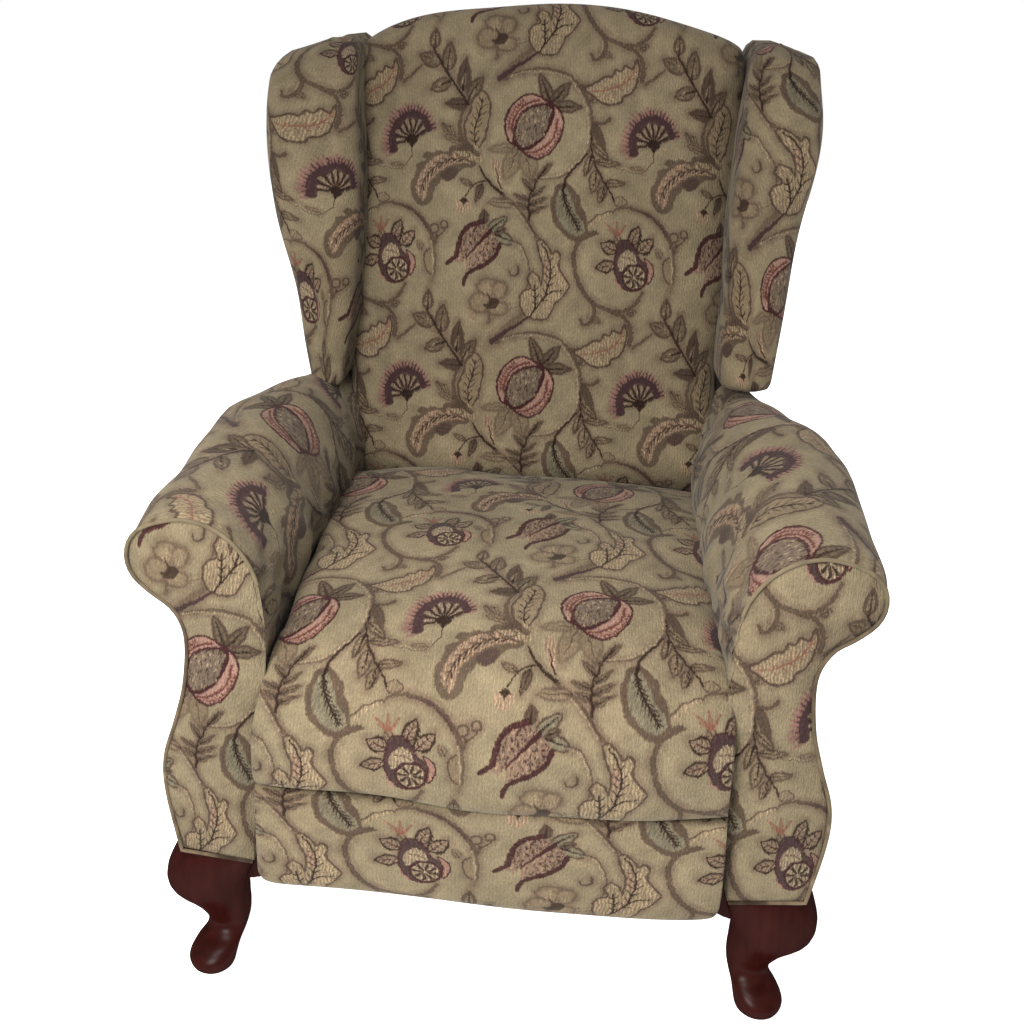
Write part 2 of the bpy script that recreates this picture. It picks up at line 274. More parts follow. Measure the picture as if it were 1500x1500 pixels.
["P","k",[[560,-10],[574,1],[592,-32],[589,-83],[572,-89],[564,-44]],1,0.5,5],
["S","d",[[505,-242],[541,-192],[571,-146],[589,-54],[574,18],[546,65]],7.6,5.2,0,1,1.2,0],
["S","d",[[527,-213],[530,-164],[522,-108]],6.4,4.7,0,1,1.2,0],
["S","d",[[568,-152],[602,-133],[642,-126]],5.8,4.1,0,1,1.2,0],
["B","d",[[547,-186],[571,-146],[588,-60],[579,1]],6,30.3,4.7,[1,-1],0.8],
["B","d",[[528,-204],[530,-164],[523,-119]],3,21.0,4.7,[1,-1],0.8],
["S","u",[[352,-351],[406,-307],[463,-270],[514,-235]],22.2,5.8,0,1,1.2,0]]


PAL = {k: np.array(v, float) for k, v in {
    'ground': (149, 135, 108), 'm': (80, 64, 53), 'd': (46, 33, 26), 'p': (62, 33, 33), 'u': (66, 47, 48),
    'k': (164, 124, 110), 'c': (176, 157, 125), 'h': (175, 145, 117), 'o': (170, 150, 117), 'g': (108, 93, 75),
    't': (126, 119, 98), 's': (116, 101, 86), 'b': (136, 118, 94), 'j': (140, 119, 99), 'q': (134, 110, 94),
    'f': (136, 90, 74), 'r': (98, 54, 48), 'v': (138, 96, 90), 'x': (66, 46, 48), 'halo': (114, 95, 79)}.items()}


def to_lin(c):
    c = np.asarray(c, float) / 255
    return np.where(c <= .04045, c / 12.92, ((c + .055) / 1.055) ** 2.4)


def make_cloth_image():
    W, H = 840, 898
    k = W / 1000.0
    img = np.empty((H, W, 3)); img[:] = PAL['ground']
    # ragged stepping of the weave: each edge wanders by a thread or so
    def blocky(h, w):
        a = rng.normal(size=(H // h + 2, W // w + 2))
        return np.repeat(np.repeat(a, h, 0), w, 1)[:H, :W]
    jit = .8 * blocky(3, 2) + .7 * blocky(6, 3)
    yarn = .8 * blocky(7, 2) + .5 * blocky(3, 1)              # uneven threads inside every figure
    cols = np.arange(W)
    thread = .5 + .5 * np.sin(2 * np.pi * cols / 10.0)        # 84 warp ribs across the repeat

    def smooth(pts, closed=False, n=7):
        p = np.array(pts, float)
        if len(p) < 3: return p
        if closed:
            if np.allclose(p[0], p[-1]): p = p[:-1]
            q = np.vstack([p[-1:], p, p[:2]])
        else:
            q = np.vstack([2 * p[0] - p[1], p, 2 * p[-1] - p[-2]])
        out = []
        for i in range(1, len(q) - 2):
            for t in np.linspace(0, 1, n, endpoint=False):
                a, b, c, d = q[i - 1:i + 3]
                out.append(.5 * (2 * b + (c - a) * t + (2 * a - 5 * b + 4 * c - d) * t * t + (3 * b - a - 3 * c + d) * t ** 3))
        if not closed: out.append(q[-2])
        return np.array(out)

    def window(p, pad):
        x0, y0 = np.floor(p.min(0) - pad).astype(int); x1, y1 = np.ceil(p.max(0) + pad).astype(int)
        xs, ys = np.arange(x0, x1 + 1), np.arange(y0, y1 + 1)
        X, Y = np.meshgrid(xs, ys)
        return X, Y, np.ix_(ys % H, xs % W), xs % W

    def seg_dist(X, Y, p, w):
        best = np.full(X.shape, 1e9)
        for i in range(len(p) - 1):
            ax, ay = p[i]; bx, by = p[i + 1]
            dx, dy = bx - ax, by - ay
            t = np.clip(((X - ax) * dx + (Y - ay) * dy) / max(dx * dx + dy * dy, 1e-9), 0, 1)
            best = np.minimum(best, np.hypot(X - ax - t * dx, Y - ay - t * dy) - (w[i] + t * (w[i + 1] - w[i])) / 2)
        return best

    def lay(ix, xs, sd, c, a=1., soft=1.2, hatch=0):
        cov = np.clip(.5 - (sd + jit[ix] * min(1.4, .5 + .3 * soft)) / soft, 0, 1) * a
        cov = cov * np.clip(.90 + .15 * yarn[ix], .35, 1)
        colr = c * (1 + .085 * yarn[ix])[..., None]
        if hatch:
            th = np.broadcast_to(thread[xs], sd.shape) + .25 * jit[ix]
            f = np.clip(th, 0, 1)[..., None] * (.58 if hatch == 1 else .26)
            colr = colr * (1 - f) + PAL['m'] * f * (1.05 if hatch == 1 else 1.25) + 12 * (1 - f)
        img[ix] = img[ix] * (1 - cov[..., None]) + colr * cov[..., None]

    def stroke(c, pts, w0, w1, hatch=0, a=1., soft=1.2, closed=0):
        p = smooth(pts, closed) * k
        if closed: p = np.vstack([p, p[:1]])
        w = np.linspace(w0, w1, len(p)) * k
        X, Y, ix, xs = window(p, max(w0, w1) * k / 2 + 6 + soft)
        lay(ix, xs, seg_dist(X, Y, p, w), PAL[c], a, soft, hatch)

    def inside(X, Y, p):
        r = np.zeros(X.shape, bool); j = len(p) - 1
        for i in range(len(p)):
            xi, yi = p[i]; xj, yj = p[j]
            if yi != yj: r ^= ((yi > Y) != (yj > Y)) & (X < (xj - xi) * (Y - yi) / (yj - yi) + xi)
            j = i
        return r

    # the cloth is greyed where dyed weft floats loose round the vines
    for op in OPS:
        if op[0] == 'S' and op[1] in 'mdu' and max(op[3], op[4]) > 7:
            stroke('halo', op[2], op[3] * 1.6 + 20, op[4] * 1.6 + 20, 0, .46, 12, op[8])
        elif op[0] == 'L':
            stroke('halo', [op[3], op[4]], op[5] * 1.0 + 16, op[5] * .6 + 16, 0, .52, 13)
    for op in OPS:
        if op[0] == 'S':
            wk = .92 if op[1] == 'm' else 1.05
            stroke(op[1], op[2], op[3] * wk, op[4] * wk, *op[5:])
            if op[1] == 'm' and max(op[3], op[4]) > 11 and op[7] < 4 and op[6] > .6:      # vines: dark edges, greyer heart
                stroke('g', op[2], op[3] * .42, op[4] * .42, 0, .6, 2.0, op[8])
        elif op[0] == 'P':
            _, c, pts, hatch, a, soft = op
            p = smooth(pts, True, 5) * k
            if c in 'oh' and len(pts) > 9:                     # toothed leaf edges
                t_ = np.roll(p, -1, 0) - np.roll(p, 1, 0); t_ /= np.linalg.norm(t_, axis=1, keepdims=True) + 1e-9
                cum = np.r_[0, np.cumsum(np.linalg.norm(np.diff(p, axis=0), axis=1))]
                p = p + np.stack([t_[:, 1], -t_[:, 0]], 1) * (2.0 * np.sin(cum / 3.1) + 1.0 * np.sin(cum / 1.7))[:, None]
            X, Y, ix, xs = window(p, 10 + soft)
            sd = seg_dist(X, Y, np.vstack([p, p[:1]]), np.zeros(len(p) + 1))
            lay(ix, xs, np.where(inside(X, Y, p), -sd, sd), PAL[c], a, soft, hatch)
        elif op[0] == 'L':
            _, fill, line, b, t, w, lw, rib, bend, nb, hatch, serr, a, rw = op
            b = np.array(b, float) * k; t = np.array(t, float) * k; w *= k; lw *= k * 1.3; rw *= k * 1.25
            ln = np.hypot(*(t - b)); d = (t - b) / ln
            X, Y, ix, xs = window(np.stack([b, t]), w + 6)
            s = ((X - b[0]) * d[0] + (Y - b[1]) * d[1]) / ln
            q = -(X - b[0]) * d[1] + (Y - b[1]) * d[0]
            sc = np.clip(s, 0, 1)
            half = w / 2 * np.sin(np.pi * sc ** .8) ** .75
            out = np.maximum(-s, s - 1) * ln
            sd = np.maximum(np.abs(q) - half, out) * .85
            lay(ix, xs, sd, PAL[fill], a, 1.3, hatch)
            lay(ix, xs, np.maximum(np.abs(sd) - lw / 2, out - lw), PAL[line], a, 1.3)
            lay(ix, xs, np.maximum(np.abs(q) - rw / 2 * (1.2 - sc), np.maximum(-s, s - .88) * ln), PAL[rib], a, 1.2)
            if nb:
                ph = (s * (nb + 1) - np.abs(q) / ln * 3) % 1.0
                lay(ix, xs, np.maximum(np.abs(ph - .5) * ln / (nb + 1) - rw * .38, np.maximum(np.abs(q) - half * .7, np.maximum(.1 - s, s - .85) * ln)), PAL[line], a * .8, 1.2)
        elif op[0] == 'B':
            _, c, pts, n, l, w, sides, ang = op
            p = smooth(pts)
            seg = np.hypot(*np.diff(p, axis=0).T); cum = np.r_[0, np.cumsum(seg)]
            for i in range(n):
                at = cum[-1] * (i + .5) / n
                j = min(np.searchsorted(cum, at), len(p) - 1); j = max(j, 1)
                d = (p[j] - p[j - 1]) / max(seg[j - 1], 1e-6)
                o = p[j - 1] + d * (at - cum[j - 1])
                f = .75 + .25 * math.sin(math.pi * (i + .5) / n) + random.uniform(-.12, .12)
                for sd_ in sides:
                    ca, sa = math.cos(ang), math.sin(ang) * sd_
                    e = o + l * f * np.array([d[0] * ca - d[1] * sa, d[0] * sa + d[1] * ca])
                    stroke(c, [o, e], w * 1.1, w * .7)
        elif op[0] == 'D':
            _, cs, poly, n, l, w = op
            p = smooth(poly, True, 4); lo, hi = p.min(0), p.max(0); done = 0
            while done < n:
                o = lo + rng.random(2) * (hi - lo)
                if not inside(np.array([o[0]]), np.array([o[1]]), p)[0]: continue
                e = o + l * (.4 + .6 * random.random()) * np.array([random.uniform(-.4, .4), -1])
                stroke(cs[done % len(cs)], [o, e], w, w * .6, 0, .8, 1.2); done += 1
    # the pattern wanders with the yarn: a small irregular shift of every stitch
    def wander(amp):
        a = rng.normal(size=(H, W))
        for sh in (1, 2, 3, 5):
            for ax in (0, 1): a = (a + np.roll(a, sh, ax) + np.roll(a, -sh, ax)) / 3
        return a / a.std() * amp
    yy, xx = np.mgrid[0:H, 0:W]
    dx = wander(1.15) + .5 * blocky(2, 1); dy = wander(1.15) + 1.3 * blocky(1, 2)
    img = img[np.rint(yy + dy).astype(int) % H, np.rint(xx + dx).astype(int) % W]
    # odd dark and pale floats of weft
    fl = blocky(2, 2); fl2 = blocky(5, 2)
    dark = np.clip((fl - 1.5) * .35, 0, .30)[..., None]; pale = np.clip((fl2 - 1.6) * .30, 0, .22)[..., None]
    img = img * (1 - dark) + PAL['g'] * .8 * dark
    img = img * (1 - pale) + (PAL['c'] + 10) * pale
    streak = rng.normal(size=(H, W))
    for _ in range(5): streak = (streak + np.roll(streak, 1, 0) + np.roll(streak, -1, 0)) / 3
    streak /= streak.std()
    fine = rng.normal(size=(H, W)); cloud = rng.normal(size=(H, W))
    for sh in (1, 2, 4, 8, 14):
        for ax in (0, 1): cloud = (cloud + np.roll(cloud, sh, ax) + np.roll(cloud, -sh, ax)) / 3
    cloud /= cloud.std()
    f = 1 + .058 * streak + .040 * fine + .03 * cloud + .022 * (np.sin(2 * np.pi * cols / 10.0))[None, :]
    img = np.clip(img * f[..., None], 5, 250)
    lin = to_lin(img)
    px = np.ones((H, W, 4), np.float32); px[..., :3] = lin
    im = bpy.data.images.new('woven_cloth', W, H, float_buffer=True)
    im.colorspace_settings.name = 'Non-Color'
    im.pixels.foreach_set(px.ravel()); im.update(); im.pack()
    return im


def node(nt, kind, **kw):
    n = nt.nodes.new(kind)
    for a, b in kw.items(): setattr(n, a, b)
    return n


CLOTH = make_cloth_image()
CLOTH_GAIN = 0.345
SHEEN = 0.05


def cloth_material(name, gain=1.0):
    m = bpy.data.materials.new(name); m.use_nodes = True
    nt = m.node_tree; nt.nodes.clear(); L = nt.links.new
    out = node(nt, 'ShaderNodeOutputMaterial'); bs = node(nt, 'ShaderNodeBsdfPrincipled')
    uv = node(nt, 'ShaderNodeUVMap', uv_map='cloth')
    tex = node(nt, 'ShaderNodeTexImage', image=CLOTH, interpolation='Cubic'); L(uv.outputs[0], tex.inputs[0])
    # wear: the pile is rubbed paler in soft, cloudy patches and greyer in others
    tc = node(nt, 'ShaderNodeTexCoord')
    no = node(nt, 'ShaderNodeTexNoise'); no.inputs['Scale'].default_value = 9; no.inputs['Detail'].default_value = 4
    L(tc.outputs['Object'], no.inputs['Vector'])
    mr = node(nt, 'ShaderNodeMapRange'); L(no.outputs[0], mr.inputs[0])
    for i, v in ((1, .3), (2, .7), (3, .90 * gain * CLOTH_GAIN), (4, 1.10 * gain * CLOTH_GAIN)): mr.inputs[i].default_value = v
    mul = node(nt, 'ShaderNodeVectorMath', operation='SCALE'); L(tex.outputs[0], mul.inputs[0]); L(mr.outputs[0], mul.inputs['Scale'])
    no2 = node(nt, 'ShaderNodeTexNoise'); no2.inputs['Scale'].default_value = 5; no2.inputs['Detail'].default_value = 3
    L(tc.outputs['Object'], no2.inputs['Vector'])
    mr2 = node(nt, 'ShaderNodeMapRange'); L(no2.outputs[0], mr2.inputs[0])
    for i, v in ((1, .45), (2, .75), (3, .0), (4, .32)): mr2.inputs[i].default_value = v
    mx = node(nt, 'ShaderNodeMix', data_type='RGBA', blend_type='MULTIPLY')
    L(mr2.outputs[0], mx.inputs['Factor']); L(mul.outputs[0], mx.inputs[6]); mx.inputs[7].default_value = (.97, .88, .86, 1)
    L(mx.outputs[2], bs.inputs['Base Color'])
    bs.inputs['Roughness'].default_value = .92
    bs.inputs['Specular IOR Level'].default_value = .05
    bs.inputs['Sheen Weight'].default_value = SHEEN; bs.inputs['Sheen Roughness'].default_value = .45
    bs.inputs['Sheen Tint'].default_value = (.95, .93, .85, 1)
    # warp ribs and slub as bump
    mp = node(nt, 'ShaderNodeMapping'); mp.inputs['Scale'].default_value = (168, 60, 1); L(uv.outputs[0], mp.inputs[0])
    wv = node(nt, 'ShaderNodeTexNoise'); wv.inputs['Scale'].default_value = 1; wv.inputs['Detail'].default_value = 2
    L(mp.outputs[0], wv.inputs['Vector'])
    b1 = node(nt, 'ShaderNodeBump'); b1.inputs['Strength'].default_value = .9; b1.inputs['Distance'].default_value = .0018
    L(wv.outputs[0], b1.inputs['Height'])
    b2 = node(nt, 'ShaderNodeBump'); b2.inputs['Strength'].default_value = .45; b2.inputs['Distance'].default_value = .006
    n3 = node(nt, 'ShaderNodeTexNoise'); n3.inputs['Scale'].default_value = 26; n3.inputs['Detail'].default_value = 2
    L(tc.outputs['Object'], n3.inputs['Vector']); L(n3.outputs[0], b2.inputs['Height']); L(b1.outputs[0], b2.inputs['Normal'])
    L(b2.outputs[0], bs.inputs['Normal'])
    L(bs.outputs[0], out.inputs[0])
    return m


def wood_material():
    m = bpy.data.materials.new('mahogany_stain'); m.use_nodes = True
    nt = m.node_tree; L = nt.links.new; bs = nt.nodes['Principled BSDF']
    tc = node(nt, 'ShaderNodeTexCoord'); mp = node(nt, 'ShaderNodeMapping'); mp.inputs['Scale'].default_value = (60, 60, 8)
    L(tc.outputs['Object'], mp.inputs[0])
    no = node(nt, 'ShaderNodeTexNoise'); no.inputs['Scale'].default_value = 1.5; no.inputs['Detail'].default_value = 6
    L(mp.outputs[0], no.inputs['Vector'])
    cr = node(nt, 'ShaderNodeValToRGB'); L(no.outputs[0], cr.inputs[0])
    cr.color_ramp.elements[0].position = .3; cr.color_ramp.elements[0].color = (.0100, .0018, .0013, 1)
    cr.color_ramp.elements[1].position = .75; cr.color_ramp.elements[1].color = (.0175, .0030, .0022, 1)
    # stained wood under a thin satin varnish
    df = node(nt, 'ShaderNodeBsdfDiffuse'); gl = node(nt, 'ShaderNodeBsdfGlossy'); gl.inputs['Roughness'].default_value = .30
    ms = node(nt, 'ShaderNodeMixShader'); ms.inputs[0].default_value = .0040
    L(cr.outputs[0], df.inputs[0]); L(df.outputs[0], ms.inputs[1]); L(gl.outputs[0], ms.inputs[2])
    L(ms.outputs[0], nt.nodes['Material Output'].inputs[0]); nt.nodes.remove(bs)
    return m


def plain(name, c, rough=.9):
    m = bpy.data.materials.new(name); m.use_nodes = True
    nt = m.node_tree; L = nt.links.new; bs = nt.nodes['Principled BSDF']
    no = node(nt, 'ShaderNodeTexNoise'); no.inputs['Scale'].default_value = 40
    mx = node(nt, 'ShaderNodeMix', data_type='RGBA'); L(no.outputs[0], mx.inputs['Factor'])
    mx.inputs[6].default_value = (*[v * .85 for v in c], 1); mx.inputs[7].default_value = (*[v * 1.15 for v in c], 1)
    L(mx.outputs[2], bs.inputs['Base Color'])
    bs.inputs['Roughness'].default_value = rough; bs.inputs['Specular IOR Level'].default_value = .05
    return m


M_CLOTH = cloth_material('tapestry_cloth')
M_PIPE = cloth_material('tapestry_piping', .78)
M_WOOD = wood_material()
M_DARK = plain('dark_filler', (.012, .010, .008))  # near-black for the hidden blocks that keep gaps dark

# where the pattern starts on each panel: (u per metre across, shear, start), (shear, v per metre up, start)
UVT = {
    'backrest': ((2.9153, 0.049, 0.5096), (-0.0089, 2.7271, -0.8689)),
    'seat': ((2.8257, -0.0289, 0.1596), (-0.1871, 2.8008, 1.9369)),
    'footrest': ((2.7358, -0.0285, 1.1219), (-0.0795, 3.0766, 0.3753)),
    'arm_left': ((2.2751, 0.0601, -0.2534), (-0.1211, 2.7075, -0.6448)),
    'panel_left': ((3.2836, -0.4498, 1.7294), (0.1808, 2.724, -0.59)),
    'arm_right': ((2.3517, 0.0074, 1.571), (0.1833, 2.6932, -0.6734)),
    'panel_right': ((3.2789, 0.1387, -0.2408), (-0.3029, 2.5486, -1.4758)),
    'wing_left': ((2.9097, -0.7474, 1.1915), (0.8566, 2.7129, -1.4393)),
    'wing_right': ((3.0813, 0.8911, 0.1648), (-0.5167, 2.5851, -0.9667)),
    'piping': ((0.25, 0.0, 0.1917), (0.0, 0.25, -0.1613)),
}


def link(name, me, mat, parent):
    o = bpy.data.objects.new(name, me); col.objects.link(o); o.parent = parent
    me.materials.append(mat)
    return o


def sheet(name, P, UV, mat, parent, key, closed=False):
    """A grid of points as one smooth surface; UV in metres along the cloth."""
    P = np.asarray(P, float); n, m = P.shape[:2]
    A = np.array(UVT.get(key, ((1 / REP_W, 0, 0), (0, 1 / REP_H, 0))))
    U = np.asarray(UV, float); U = np.stack([U[..., 0] * A[0, 0] + U[..., 1] * A[0, 1] + A[0, 2], U[..., 0] * A[1, 0] + U[..., 1] * A[1, 1] + A[1, 2]], -1)
    faces, fu = [], []
    U = U.reshape(-1, 2)
    for i in range(n - 1):
        for j in range(m - 1):
            a = i * m + j; faces.append((a, a + 1, a + m + 1, a + m))
    me = bpy.data.meshes.new(name)
    me.from_pydata(P.reshape(-1, 3).tolist(), [], faces)
    lay = me.uv_layers.new(name='cloth')
    idx = np.empty(len(me.loops), np.int32); me.loops.foreach_get('vertex_index', idx)
    lay.data.foreach_set('uv', U[idx].astype(np.float32).ravel())
    me.polygons.foreach_set('use_smooth', [True] * len(me.polygons))
    me.update()
    return link(name, me, mat, parent)


def curve(pts, n, closed=False):
    """Catmull-Rom through pts, n points evenly spaced by length."""
    p = np.array(pts, float)
    q = np.vstack([p[-1:], p, p[:2]]) if closed else np.vstack([2 * p[0] - p[1], p, 2 * p[-1] - p[-2]])
    out = []
    for i in range(1, len(q) - 2):
        for t in np.linspace(0, 1, 16, endpoint=False):
            a, b, c, d = q[i - 1:i + 3]
            out.append(.5 * (2 * b + (c - a) * t + (2 * a - 5 * b + 4 * c - d) * t * t + (3 * b - a - 3 * c + d) * t ** 3))
    out.append(q[-2])
    out = np.array(out); L = np.r_[0, np.cumsum(np.linalg.norm(np.diff(out, axis=0), axis=1))]
    s = np.linspace(0, L[-1], n)
    return np.stack([np.interp(s, L, out[:, i]) for i in range(out.shape[1])], 1), s


_wv = [(rng.normal(size=3) * f, rng.uniform(0, 6.28), f) for f in (9, 9, 14, 14, 22, 22, 34, 34, 34)]
def lumps(P, amp):
    """Soft unevenness of the stuffing."""
    P = np.asarray(P, float); r = np.zeros(P.shape[:-1])
    for k_, ph, f in _wv: r += np.sin(P @ k_ + ph) * 9 / f
    return r * amp


def push(P, amp):
    """Move a grid along its normals by soft lumps."""
    P = np.asarray(P, float)
    n = np.cross(np.gradient(P, axis=0), np.gradient(P, axis=1)); n /= np.linalg.norm(n, axis=-1, keepdims=True) + 1e-12
    return P + n * lumps(P, amp)[..., None]


def tube(name, pts, r, mat, parent, key, closed=True, seg=10):
    p = np.array(pts, float); n = len(p)
    t = (np.roll(p, -1, 0) - np.roll(p, 1, 0)) if closed else np.gradient(p, axis=0)
    t /= np.linalg.norm(t, axis=1, keepdims=True)
    up = np.array([0, 1, 0.]); a = np.cross(t, up); a /= np.linalg.norm(a, axis=1, keepdims=True) + 1e-9; b = np.cross(a, t)
    an = np.linspace(0, 2 * np.pi, seg + 1)
    G = p[:, None] + r * (a[:, None] * np.cos(an)[None, :, None] + b[:, None] * np.sin(an)[None, :, None])
    if closed: G = np.concatenate([G, G[:1]])
    s = np.linspace(0, .02 * len(G), len(G))
    UV = np.stack(np.broadcast_arrays(s[:, None] * .35, (an * r)[None, :]), -1)
    return sheet(name, G, UV, mat, parent, key)


# ------------------------------------------------------------------ the chair
chair = bpy.data.objects.new('wing_armchair', None); col.objects.link(chair)
chair['label'] = 'wing armchair in olive tapestry cloth of pomegranates and thistles on dark red cabriole legs'
chair['category'] = 'armchair'

# ---- backrest: padded panel leaning back, arched top rolled over to the rear
SL = np.array([0, .25, 1]) / math.hypot(1, .25)
NB = np.array([0, -1, .25]) / math.hypot(1, .25)
BO = np.array([0, .55, .445])
s = np.sin(np.linspace(-1, 1, 61) * math.pi / 2)
hw = .276
rows = []
RT = .048
for si in s:
    x = si * hw
    top = .680 - .72 * x * x - RT
    e0 = .075 * (1 - (1 - min(abs(si), 1) ** 4) ** (1 / 4))
    path = [(b, e0 - .014 * math.cos(si * math.pi / 2) * math.sin(math.pi * min(1, (b + .05) / (top + .05))) + .022 * max(0, 1 - (b + .01) / .04) ** 2) for b in np.linspace(-.06, top, 60)]
    for a in np.linspace(0, math.pi, 16)[1:]:
        path.append((top + RT * math.sin(a), e0 + (RT if e0 < .05 else RT) * (1 - math.cos(a))))
    for b in np.linspace(top, .2, 12)[1:]: path.append((b, e0 + 2 * RT))
    rows.append([(x, b, e) for b, e in path])
rows = np.array(rows)
P = BO + rows[..., :1] * np.array([1, 0, 0]) + rows[..., 1:2] * SL - rows[..., 2:] * NB
dl = np.linalg.norm(np.diff(P, axis=1), axis=2); v = np.concatenate([np.zeros((P.shape[0], 1)), np.cumsum(dl, 1)], 1) - .06
mid = 30
v -= (v[mid] - rows[mid, :, 1])[20]
v = np.broadcast_to(v[mid] , v.shape) * .25 + .75 * v
du = np.linalg.norm(np.diff(P[:, 20], axis=0), axis=1); u = np.r_[0, np.cumsum(du)]; u -= u[mid]
UV = np.stack([np.broadcast_to(u[:, None], v.shape), v], -1)
sheet('backrest', push(P, .0022), UV, M_CLOTH, chair, 'backrest')

# ---- plain rear of the back
bx = np.linspace(-.33, .33, 21)
P = [[(x, .70 + .25 * (b - .2) + .012 * math.cos(x * 4), b + (0)) for x in bx] for b in np.linspace(.17, 1.0, 24)]
P = np.array(P); sheet('rear_panel', P, P[..., [0, 2]], M_CLOTH, chair, 'rear')

# ---- wings
def wing(sd):
    key = 'wing_left' if sd < 0 else 'wing_right'
    zs = np.linspace(0, 1, 64)
    Z0, Z1 = (.570 if sd < 0 else .592), (1.031 if sd < 0 else 1.041)
    xo = curve([(.592, .318), (.69, .338), (.80, .366), (.89, .387), (.95, .391), (1.0, .388), (1.046, .382)] if sd < 0 else
               [(.592, .344), (.69, .349), (.80, .361), (.89, .376), (.95, .381), (1.0, .380), (1.046, .376)], 80)[0]
    xin = [(.59, .268), (.69, .258), (.80, .251), (.93, .257), (1.046, .264)] if sd < 0 else [(.59, .270), (.65, .267), (.80, .265), (.93, .268), (1.0, .277), (1.046, .287)]
    R = []
    for t in zs:
        # end rolls: bottom and top close over with a soft radius
        rb, rt = .020, (.044 if sd < 0 else .026)
        L = Z1 - Z0
        z = Z0 + t * L
        db = 1 - min(1, (z - Z0) / rb); dt = 1 - min(1, (Z1 - z) / rt)
        inset = rb * (1 - math.sqrt(max(0, 1 - db * db))) + rt * (1 - math.sqrt(max(0, 1 - dt * dt)))
        xi = float(np.interp(z, *zip(*xin)))
        xo_ = float(np.interp(z, xo[:, 0], xo[:, 1])) - inset * (1.0 if dt > 0 else .6)
        xi = xi + inset * (.45 if dt > 0 else .7)
        yf = .572 + .2 * (z - .8) + inset + .05 * max(0, (z - .93) / .11) ** 2 + .012 * math.sin((z - .6) / .45 * math.pi)*-1
        yb = .80 + .1 * (z - .6)
        r = min(.034, (xo_ - xi) * .40)
        loop = [(xi, y) for y in np.linspace(yb, yf + r, 14)]
        cx, cy = xi + r, yf + r
        loop += [(cx - r * math.cos(a), cy - r * math.sin(a)) for a in np.linspace(0, math.pi / 2, 12)[1:]]
        loop += [(x, yf - .004 * math.sin((x - xi - r) / max(xo_ - xi - 2 * r, 1e-3) * math.pi)) for x in np.linspace(xi + r, xo_ - r, 10)[1:]]
        loop += [(xo_ - r + r * math.sin(a), cy - r * math.cos(a)) for a in np.linspace(0, math.pi / 2, 12)[1:]]
        loop += [(xo_, y) for y in np.linspace(yf + r, yb, 14)[1:]]
        R.append([(x * sd, y, z + (.012 if sd < 0 else .007) * max(0, (z - .93) / .1) * (xo_ - x) / max(xo_ - xi, .01)) for x, y in loop])
    # caps
    def cap(row, dz):
        c = np.array(row); m = c.mean(0)
        ax = (c[:, 0].max() + c[:, 0].min()) / 2
        q = c.copy(); q[:, 0] = ax; q[:, 1] = np.maximum(c[:, 1], c[:, 1].min() + .03); q[:, 2] = c[:, 2].mean() + dz
        return [(c * (1 - f) + q * f) for f in (.35, .7, 1)]
    R = [r_ for r_ in reversed(cap(R[0], -.004))] + [np.array(r_) for r_ in R] + cap(R[-1], .004)
    P = np.array(R)
    d = np.linalg.norm(np.diff(P[32], axis=0), axis=1); u = np.r_[0, np.cumsum(d)]; u -= u[25]
    dv = np.linalg.norm(np.diff(P[:, 30], axis=0), axis=1); v = np.r_[0, np.cumsum(dv)]
    UV = np.stack(np.broadcast_arrays(u[None, :] * sd, v[:, None]), -1)
    sheet('wing', push(P, .0018), UV, M_CLOTH, chair, key)
wing(-1); wing(1)

